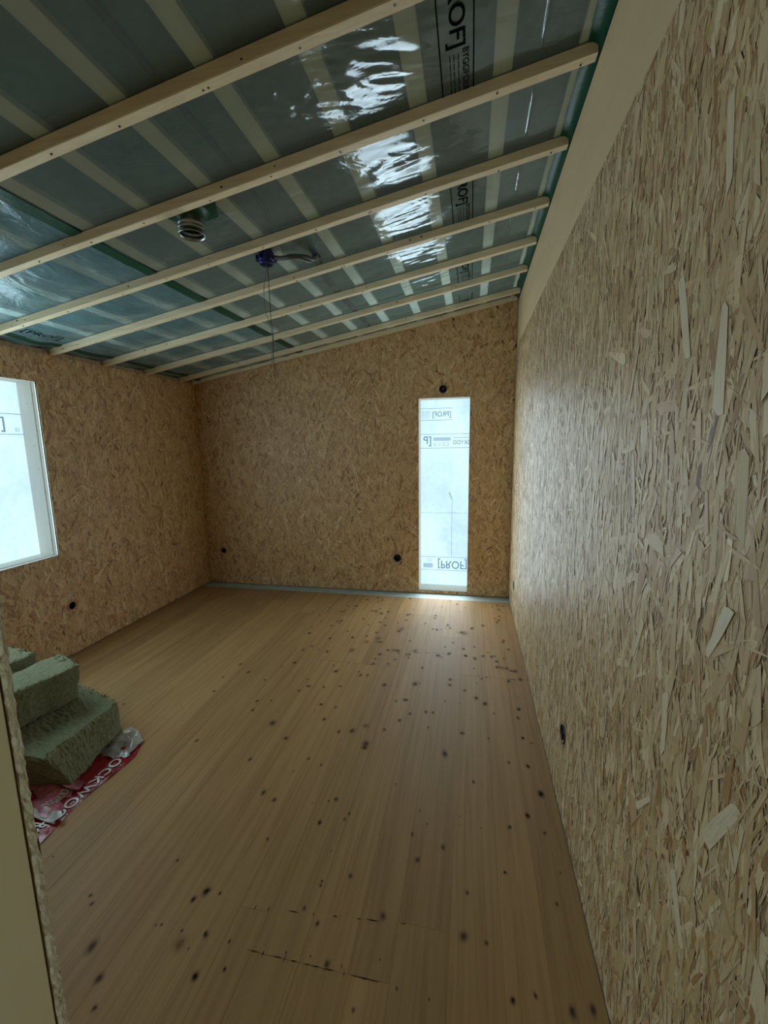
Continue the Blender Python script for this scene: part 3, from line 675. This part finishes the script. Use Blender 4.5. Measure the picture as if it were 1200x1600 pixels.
# conduits seen through the film
bm = bmesh.new(); tube(bm, [(-.885, .33, zf(-.885)+.0135), (-.90, 1.3, zf(-.9)+.0135), (-.905, 1.75, zf(-.9)+.0135), (-.915, 1.96, zf(-.915)+.0135), (-.95, 2.10, zf(-.95)+.0135), (-.985, 2.18, zf(-.985)+.0135)], .0118, 10)
o = bmo('conduit', bm, M['gasket'], None, smooth=True); tag(o, 'dark conduit behind the film, coming from near the camera to the blue box', 'conduit')
for dx, lab in ((-.013, 'left one of the two conduits running behind the film towards the end wall'), (.013, 'right one of the two conduits running behind the film towards the end wall')):
    bm = bmesh.new(); tube(bm, smooth_path([(-.862+dx, 2.47, zf(-.86)-.006), (-.875+dx, 2.53, zf(-.88)+.010), (-.915+dx, 2.75, zf(-.91)+.0118), (-.922+dx, 3.2, zf(-.92)+.0118), (-.912+dx, 3.7, zf(-.91)+.0118), (-.91+dx, 4.12, zf(-.91)+.0118)], 5), .0095, 10)
    tag(bmo('conduit', bm, M['gasket'], None, smooth=True), lab, 'conduit')

# ------------------------------------------------------------------ ventilation spigot
duct = empty('duct_spigot', (-1.18, 1.80, 2.385), 'round galvanised ventilation spigot with ribs poking through the ceiling film', 'duct')
bm = bmesh.new(); hz = zf(-1.18)-2.385
lathe(bm, [(.0475, hz+.03), (.0475, .012), (.0475, .006), (.050, .003), (.0535, .0005), (.0552, .0005), (.0555, .004), (.053, .007), (.051, .010), (.051, .020), (.054, .023), (.054, .028), (.051, .031), (.051, .038), (.0535, .041), (.0535, .045), (.051, .048), (.051, hz+.03)], 40)
bmo('duct_tube', bm, M['metal'], duct, smooth=True)
bm = bmesh.new(); lathe(bm, [(.0516, .0105), (.0545, .012), (.0550, .015), (.0545, .0185), (.0516, .0198)], 40); bmo('gasket', bm, M['gasket'], duct, smooth=True)
bm = bmesh.new(); lathe(bm, [(.0474, hz+.01), (.0465, hz-.02), (.0452, .030), (.0440, .028), (.0452, .026), (.0474, .020)], 32); bmo('inner_lip', bm, M['metal'], duct, smooth=True)
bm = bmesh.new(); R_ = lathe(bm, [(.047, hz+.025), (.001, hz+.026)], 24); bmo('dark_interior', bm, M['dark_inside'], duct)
def tpatch(pts, nm='tape', dz=.003):
    bm = bmesh.new(); fs = bm.faces.new([bm.verts.new((x+1.18, y-1.80, zf(x)-dz-2.385)) for x, y in pts])
    r2 = bmesh.ops.extrude_face_region(bm, geom=[fs]); bmesh.ops.translate(bm, verts=[g for g in r2['geom'] if isinstance(g, bmesh.types.BMVert)], vec=(0, 0, .0008))
    o = bmo(nm, bm, M['tape'], duct); return o
tpatch([(-1.305, 1.728), (-1.285, 1.775), (-1.245, 1.86), (-1.20, 1.872), (-1.11, 1.865), (-1.075, 1.82), (-1.07, 1.728)])['label'] = 'dark green sealing tape'
tpatch([(-1.29, 1.735), (-1.23, 1.83), (-1.16, 1.88), (-1.10, 1.88), (-1.05, 1.78), (-1.08, 1.728)], dz=.0045)['label'] = 'dark green sealing tape'
bm = bmesh.new()
lathe(bm, [(.078, hz-.0065), (.060, hz-.009), (.0525, hz-.020), (.0515, hz-.026)], 28)
for v in bm.verts: v.co.z += SL*v.co.x*(1 if v.co.z > hz-.018 else 0)
bmo('sealing_collar', bm, M['tape'], duct, smooth=True)

# ------------------------------------------------------------------ junction box in the ceiling, conduits and wires
jx, jy = -1.065, 2.262; jz = 2.432
jb = empty('junction_box', (jx, jy, jz), 'round blue junction box under the ceiling film with wires hanging out', 'junction box')
hz = zf(jx)-jz
bm = bmesh.new(); lathe(bm, [(.0005, .001), (.030, .001), (.0335, 0), (.036, .001), (.0375, .004), (.0375, .018), (.040, .020), (.040, hz-.008), (.043, hz-.004)], 32); bmo('box_body', bm, M['blue'], jb, smooth=False)
bm = bmesh.new()
for k in range(10):
    a_ = k*2*math.pi/10; c_, s_ = math.cos(a_), math.sin(a_)
    pts = [(.036, -.007), (.054, -.006), (.054, .006), (.036, .007)]
    lo = [bm.verts.new((x*c_-y*s_, x*s_+y*c_, .020)) for x, y in pts]; hi = [bm.verts.new((x*c_-y*s_, x*s_+y*c_, .040)) for x, y in pts]
    bm.faces.new(lo[::-1]); bm.faces.new(hi)
    for q in range(4): bm.faces.new((lo[q], lo[(q+1) % 4], hi[(q+1) % 4], hi[q]))
bmo('conduit_socket', bm, M['blue'], jb)['kind'] = 'stuff'
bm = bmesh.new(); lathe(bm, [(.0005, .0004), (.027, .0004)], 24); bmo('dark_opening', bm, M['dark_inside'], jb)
for j, (r_, off, m_, lab) in enumerate(((.0018, -.006, 'wire_grey', 'grey wire bowing to the left'), (.0018, .006, 'wire_black', 'straight black wire'))):
    if j == 0: pts = [(0, 0, .01), (-.004, 0, -.02), (-.020, 0, -.10), (-.024, 0, -.16), (-.020, 0, -.235), (-.008, .002, -.262), (.006, 0, -.32), (.012, 0, -.36), (.006, 0, -.42), (.002, 0, -.48), (-.004, 0, -.515)]
    else: pts = [(.004, 0, .01), (.006, 0, -.05), (.008, 0, -.15), (.009, 0, -.27), (.016, 0, -.33), (.017, 0, -.36), (.012, .002, -.43), (.012, 0, -.50), (.016, 0, -.58)]
    bm = bmesh.new(); tube(bm, smooth_path(pts, 6), r_, 6); o = bmo('wire', bm, M[m_], jb, smooth=True); o['label'] = lab
for j, (yy, zz, lab) in enumerate(((2.275, .0, 'upper one of the two grey conduits looping from the blue box'), (2.255, -.014, 'lower one of the two grey conduits looping from the blue box'))):
    k = j*.020
    pts = [(jx+.045, yy, jz+.030), (jx+.10, yy+.004-k*.3, jz+.034+zz), (-.925, yy-.004, jz+.034+zz), (-.872+k*-1, yy+.028, jz+.040+zz), (-.842-k, 2.36, jz+.046+zz*.6), (-.848-k*.9, 2.44, zf(-.85)-.018), (-.862-k*.8, 2.485, zf(-.86)-.006)]
    bm = bmesh.new(); tube(bm, smooth_path(pts, 7), .0100, 10)
    tag(bmo('conduit', bm, M['conduit'], None, smooth=True), lab, 'conduit')

# ------------------------------------------------------------------ wall outlets (recessed round boxes)
def outlet(face, a_, z_, r, label, rim='black'):
    """face: back, left or right"""
    loc = {'back': (a_, YB, z_), 'left': (XL, a_, z_), 'right': (XR, a_, z_)}[face]
    o = empty('socket_box', loc, label, 'socket box', 'round socket boxes let into the walls')
    rot = {'back': Matrix.Rotation(math.pi/2, 4, 'X'), 'left': Matrix.Rotation(math.pi/2, 4, 'Y'), 'right': Matrix.Rotation(-math.pi/2, 4, 'Y')}[face]
    def add(nm, prof, mt, n=28):
        bm = bmesh.new(); lathe(bm, prof, n); bmesh.ops.transform(bm, matrix=rot, verts=bm.verts)
        return bmo(nm, bm, M[mt], o, smooth=True)
    add('rim', [(r*.84, -.002), (r*.86, .0045), (r*1.02, .005), (r*1.10, .0030), (r*1.10, .0020)], rim)
    add('cup', [(r*.86, .003), (r*.82, -.03), (r*.80, -.045), (.0005, -.046)], 'black' if rim == 'black' else 'dark_inside')
    for s_ in (-1, 1):
        bm = bmesh.new(); tube(bm, [(0, s_*r*.68, -.034), (0, s_*r*.68, -.004)], r*.12, 8)
        bmesh.ops.transform(bm, matrix=rot, verts=bm.verts); bmo('screw_post', bm, M['gasket'], o)
    return o
o = outlet('back', -2.649, .366, .026, 'small black socket box low in the end wall near the left corner')
outlet('back', -.713, .354, .036, 'black socket box low in the end wall just left of the narrow window')
o = outlet('back', -.267, 1.996, .033, 'black socket box directly above the narrow window')
bm = bmesh.new(); tube(bm, smooth_path([(-.012, -.006, .004), (0, -.012, -.004), (.012, -.008, .006), (.004, -.014, .012)], 5), .002, 6); bmo('wire_end', bm, M['wire_grey'], o, smooth=True)
o = outlet('left', 2.504, .361, .033, 'socket box with an orange rim low in the left wall', 'pinkish')
outlet('right', 3.719, .275, .035, 'black socket box low in the right wall beside the end corner')
outlet('right', 1.679, .339, .036, 'black socket box low in the right wall nearest the camera')

# ------------------------------------------------------------------ stone wool slabs and their wrapper
def wool_slab(name, base, top, z0, z1, seed, label, group=None, n=14, rough=.006):
    """irregular slab lofted from a 4-corner base outline to a top outline (right-near, right-far, left-far, left-near)"""
    R = random.Random(seed); c = [sum(q[i] for q in base)/4 for i in (0, 1)]
    bm = bmesh.new()
    def pt(u, v, w):
        def bl(q): return [(q[0][i]*(1-v)+q[1][i]*v)*(1-u)+(q[3][i]*(1-v)+q[2][i]*v)*u for i in (0, 1)]
        a_, b_ = bl(base), bl(top); return Vector((a_[0]*(1-w)+b_[0]*w, a_[1]*(1-w)+b_[1]*w, z0+(z1-z0)*w))
    nu, nv, nw = 16, 44, 12; cache = {}
    def vert(i, j, k):
        key = (i, j, k)
        if key not in cache:
            u, v, w = i/nu, j/nv, k/nw
            e = [min(q, 1-q) for q in (u, v, w)]; s_ = sorted([e[0]*.3, e[1]*.9, e[2]*.2])
            p = pt(u, v, w); ctr = pt(.5, .5, .5)
            round_ = .010*math.exp(-s_[1]/.010)
            p += (ctr-p).normalized()*(round_+R.uniform(-rough, rough)*.55)
            p += Vector((math.sin(p.y*37+seed), math.sin(p.x*41+p.z*50), .6*math.sin(p.x*33+p.y*29)))*.003
            p.z = max(p.z, z0+.001)
            cache[key] = bm.verts.new(p-Vector((c[0], c[1], z0)))
        return cache[key]
    def grid(fn, a_, b_):
        for i in range(a_):
            for j in range(b_): bm.faces.new((fn(i, j), fn(i+1, j), fn(i+1, j+1), fn(i, j+1)))
    grid(lambda i, j: vert(i, j, 0), nu, nv); grid(lambda i, j: vert(i, j, nw), nu, nv)
    grid(lambda i, j: vert(0, i, j), nv, nw); grid(lambda i, j: vert(nu, i, j), nv, nw)
    grid(lambda i, j: vert(i, 0, j), nu, nw); grid(lambda i, j: vert(i, nv, j), nu, nw)
    o = bmo(name, bm, M['wool'], None, (c[0], c[1], z0), smooth=False); tag(o, label, 'insulation', group)
    # torn fibres along the top far end
    fb = bmesh.new()
    for q in range(46):
        v = .93+R.random()*.07 if q < 30 else R.random(); u = R.random() if q < 30 else R.choice((0, .02, 1.0)); w = 1 if q % 3 else R.uniform(.6, 1)
        p = pt(u, v, w)-Vector((c[0], c[1], z0)); d = Vector((R.uniform(-1, 1), R.uniform(-.5, 1), R.uniform(-.1, .8))).normalized()
        l_ = R.uniform(.008, .026); e_ = Vector((R.uniform(-1, 1), R.uniform(-1, 1), R.uniform(-1, 1)))*.3*l_
        tube(fb, [p-d*.008, p+d*l_*.5+e_*.4, p+d*l_+e_], [.003, .0022, .0006], 5)
    f_ = bmo('torn_fibres', fb, M['wool'], o); f_['kind'] = 'stuff'
    return o
ST = 'stone wool slabs in the pile'
wool_slab('stone_wool_slab', [(-1.72, 1.40), (-1.795, 1.775), (-2.24, 1.91), (-2.25, 1.30)], [(-1.79, 1.34), (-1.797, 1.77), (-2.20, 1.90), (-2.22, 1.30)], .006, .178, 2,
          'grey-green stone wool slab at the bottom of the pile, lying on the red wrapper', ST)
wool_slab('stone_wool_slab', [(-2.14, 1.12), (-2.03, 1.755), (-2.245, 1.83), (-2.38, 1.12)], [(-2.15, 1.12), (-1.985, 1.755), (-2.215, 1.84), (-2.37, 1.12)], .180, .382, 9,
          'grey-green stone wool slab lying on top of the bottom slab', ST)
wool_slab('stone_wool_slab', [(-2.42, 1.10), (-2.30, 1.79), (-2.56, 1.83), (-2.70, 1.10)], [(-2.42, 1.10), (-2.30, 1.785), (-2.52, 1.82), (-2.68, 1.10)], .001, .408, 21,
          'stone wool slab standing on edge behind the stacked slabs, nearest the left wall', ST)
# red wrapper
def wz(x, y): return .0035+.0022*math.sin(x*38+y*17)+.0018*math.sin(y*61-x*23)
def wrap_sheet(outline_r, outline_l, y0, y1, nm, mt, parent, dz=0, n=40, mcols=14, loc=(0, 0, 0), zf_=wz):
    V, F = [], []
    for j in range(n+1):
        t = j/n; y = y0+(y1-y0)*t; xr_, xl_ = outline_r(t), outline_l(t)
        for i in range(mcols+1):
            x = xl_+(xr_-xl_)*i/mcols; V.append((x-loc[0], y-loc[1], max(zf_(x, y)+dz, .0012)-loc[2]))
    for j in range(n):
        for i in range(mcols): F.append((j*(mcols+1)+i, j*(mcols+1)+i+1, (j+1)*(mcols+1)+i+1, (j+1)*(mcols+1)+i))
    return pyd(nm, V, F, mt, parent, smooth=True)
WL = (-1.7, 1.35, 0)
wr_ = empty('plastic_wrapper', WL, 'crumpled red plastic wrapper with white lettering spread under the wool slabs', 'wrapper')
wrap_sheet(lambda t: -1.603+.012*math.sin(t*9)+(.0 if t < .9 else -(t-.9)*.25), lambda t: -2.15, .95, 1.70, 'red_film', M['red_wrap'], wr_, 0, loc=WL)
# folded-back pink piece with its white torn edge
def fold_z(x, y): return .012+.008*math.sin(x*30+y*22)+.006*math.sin(y*70)
wrap_sheet(lambda t: -1.672+.02*math.sin(t*6), lambda t: -1.98, 1.235, 1.43, 'folded_film', M['pink_wrap'], wr_, 0, 24, 14, WL, fold_z)
def edge_z(x, y): return .020+.009*math.sin(x*34+y*50)
wrap_sheet(lambda t: -1.598-.05*abs(t-.45), lambda t: -1.97, 1.222, 1.262, 'torn_edge', M['white_wrap'], wr_, 0, 10, 24, WL, edge_z)
wrap_sheet(lambda t: -1.66-.03*t, lambda t: -1.95, 1.375, 1.43, 'upper_fold', M['pink_wrap'], wr_, .010, 10, 14, WL, fold_z)
# clear corner flap sticking out past the slab
def flap_z(x, y): return .010+.05*max(0, (y-1.60))*2+.007*math.sin(x*60+y*30)+.005*math.sin(y*90)
V, F = [], []; C = [(-1.80, 1.60), (-1.625, 1.575), (-1.628, 1.72), (-1.775, 1.80)]
for j in range(15):
    for i in range(15):
        u, v = i/14, j/14
        x = (C[0][0]*(1-u)+C[1][0]*u)*(1-v)+(C[3][0]*(1-u)+C[2][0]*u)*v; y = (C[0][1]*(1-u)+C[1][1]*u)*(1-v)+(C[3][1]*(1-u)+C[2][1]*u)*v
        V.append((x-WL[0], y-WL[1], flap_z(x, y)*min(1, .4+2*min(u, 1-u)+v*.3)))
for j in range(14):
    for i in range(14): F.append((j*15+i, j*15+i+1, (j+1)*15+i+1, (j+1)*15+i))
pyd('clear_flap', V, F, M['white_wrap'] if False else M['clear_wrap'], wr_, smooth=True)['label'] = 'clear crumpled corner'
P = Print(lambda a, b_: (b_-WL[0], a-WL[1], wz(b_, a)+.004))
P.text('ROCKWOOL', 1.625, 1.20, -1.672, -1.622, .012)
P.done('white_lettering', M['white_print'], wr_)
for b0 in (-1.70, -1.80):
    P = Print(P.fn); P.text('ROCKWOOL', 1.215, .98, b0, b0+.055, .012); P.done('white_lettering', M['white_print'], wr_)
P = Print(lambda a, b_: (b_-WL[0], a-WL[1], fold_z(b_, a)+.003))
P.text('ROCKWOOL', 1.40, 1.27, -1.735, -1.70, .01)
P.done('faint_lettering', M['white_wrap'], wr_)

# ------------------------------------------------------------------ partition beside the camera and the hall behind
wf = sheet('wall_front', [(XL, 0), (XL, zf(XL)), (XR, zf(XR)), (XR, 2.08), (XJ, 2.08), (XJ, 0)], [], (0, YF, 0), (1, 0, 0), (0, 0, 1), (0, 1, 0), .0085, M['osb'])
tag(wf, 'partition with the opening the camera looks through', kind='structure')
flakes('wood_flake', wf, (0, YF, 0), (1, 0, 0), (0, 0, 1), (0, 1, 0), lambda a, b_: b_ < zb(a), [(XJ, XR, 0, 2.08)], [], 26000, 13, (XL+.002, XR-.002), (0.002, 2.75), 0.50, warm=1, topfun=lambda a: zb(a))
# rough strand board edge, slightly uneven
R = random.Random(2); V, F = [], []; n = 300
for k in range(n+1):
    z = 2.08*k/n; w1_ = R.uniform(-.0011, .0012)+.0006*math.sin(z*9); w0_ = R.uniform(-.0008, .0008)
    V += [(XJ+R.uniform(.0002, .0022), YF+w1_, z), (XJ+R.uniform(.0004, .003), YF-.003, z), (XJ+R.uniform(.0004, .003), YF-.006, z), (XJ+R.uniform(0, .0015), YF-.0088+w0_, z)]
for k in range(n):
    for i in range(3): F.append((k*4+i, k*4+i+1, k*4+i+5, k*4+i+4))
pyd('board_edge', V, F, M['osb_edge'], wf)
bm = bmesh.new(); add_box(bm, XJ-.045, XJ, YF-.105, YF-.0100, 0, 2.08); bevel(bm, .0015); bmo('stud', bm, M['stud'], wf)['label'] = 'smooth pale stud'
bm = bmesh.new(); add_box(bm, XL, XJ-.047, YF-.109, YF-.02, 0, 2.1); add_box(bm, XL, XR, YF-.109, YF-.014, 2.08, 2.125); add_box(bm, XL, XR, YF-.10, YF-.02, 2.12, 2.135)
bmo('framing', bm, M['stud'], wf)
V = [(XL, YF-.11, 2.1), (XR, YF-.11, 2.1), (XR, YF-.11, zf(XR)), (XL, YF-.11, zf(XL))]; pyd('upper_board', V, [(0, 1, 2, 3)], M['hall'], wf)
bm = bmesh.new(); add_box(bm, -2.0, XR+.05, Y_BACK-.05, Y_BACK, -.05, 2.9); add_box(bm, -2.05, -2.0, Y_BACK, YF-.11, -.05, 2.9)
tag(bmo('wall_hall', bm, M['hall'], None), 'pale walls of the hall behind the camera', kind='structure')
w3 = empty('window_3', (-.10, Y_BACK+.012, .8)); tag(w3, 'hall window behind the camera covered with backlit film', kind='structure')
pyd('windproof_film', [(-.4, 0, 0), (.4, 0, 0), (.4, 0, 1.3), (-.4, 0, 1.3)], [(0, 1, 2, 3)], M['backlit'], w3)
bm = bmesh.new()
for q in ((-.44, -.4, 0, .03, -.04, 1.34), (.4, .44, 0, .03, -.04, 1.34), (-.4, .4, 0, .03, -.04, 0), (-.4, .4, 0, .03, 1.3, 1.34)): add_box(bm, *q)
bmo('window_frame', bm, M['stud'], w3)
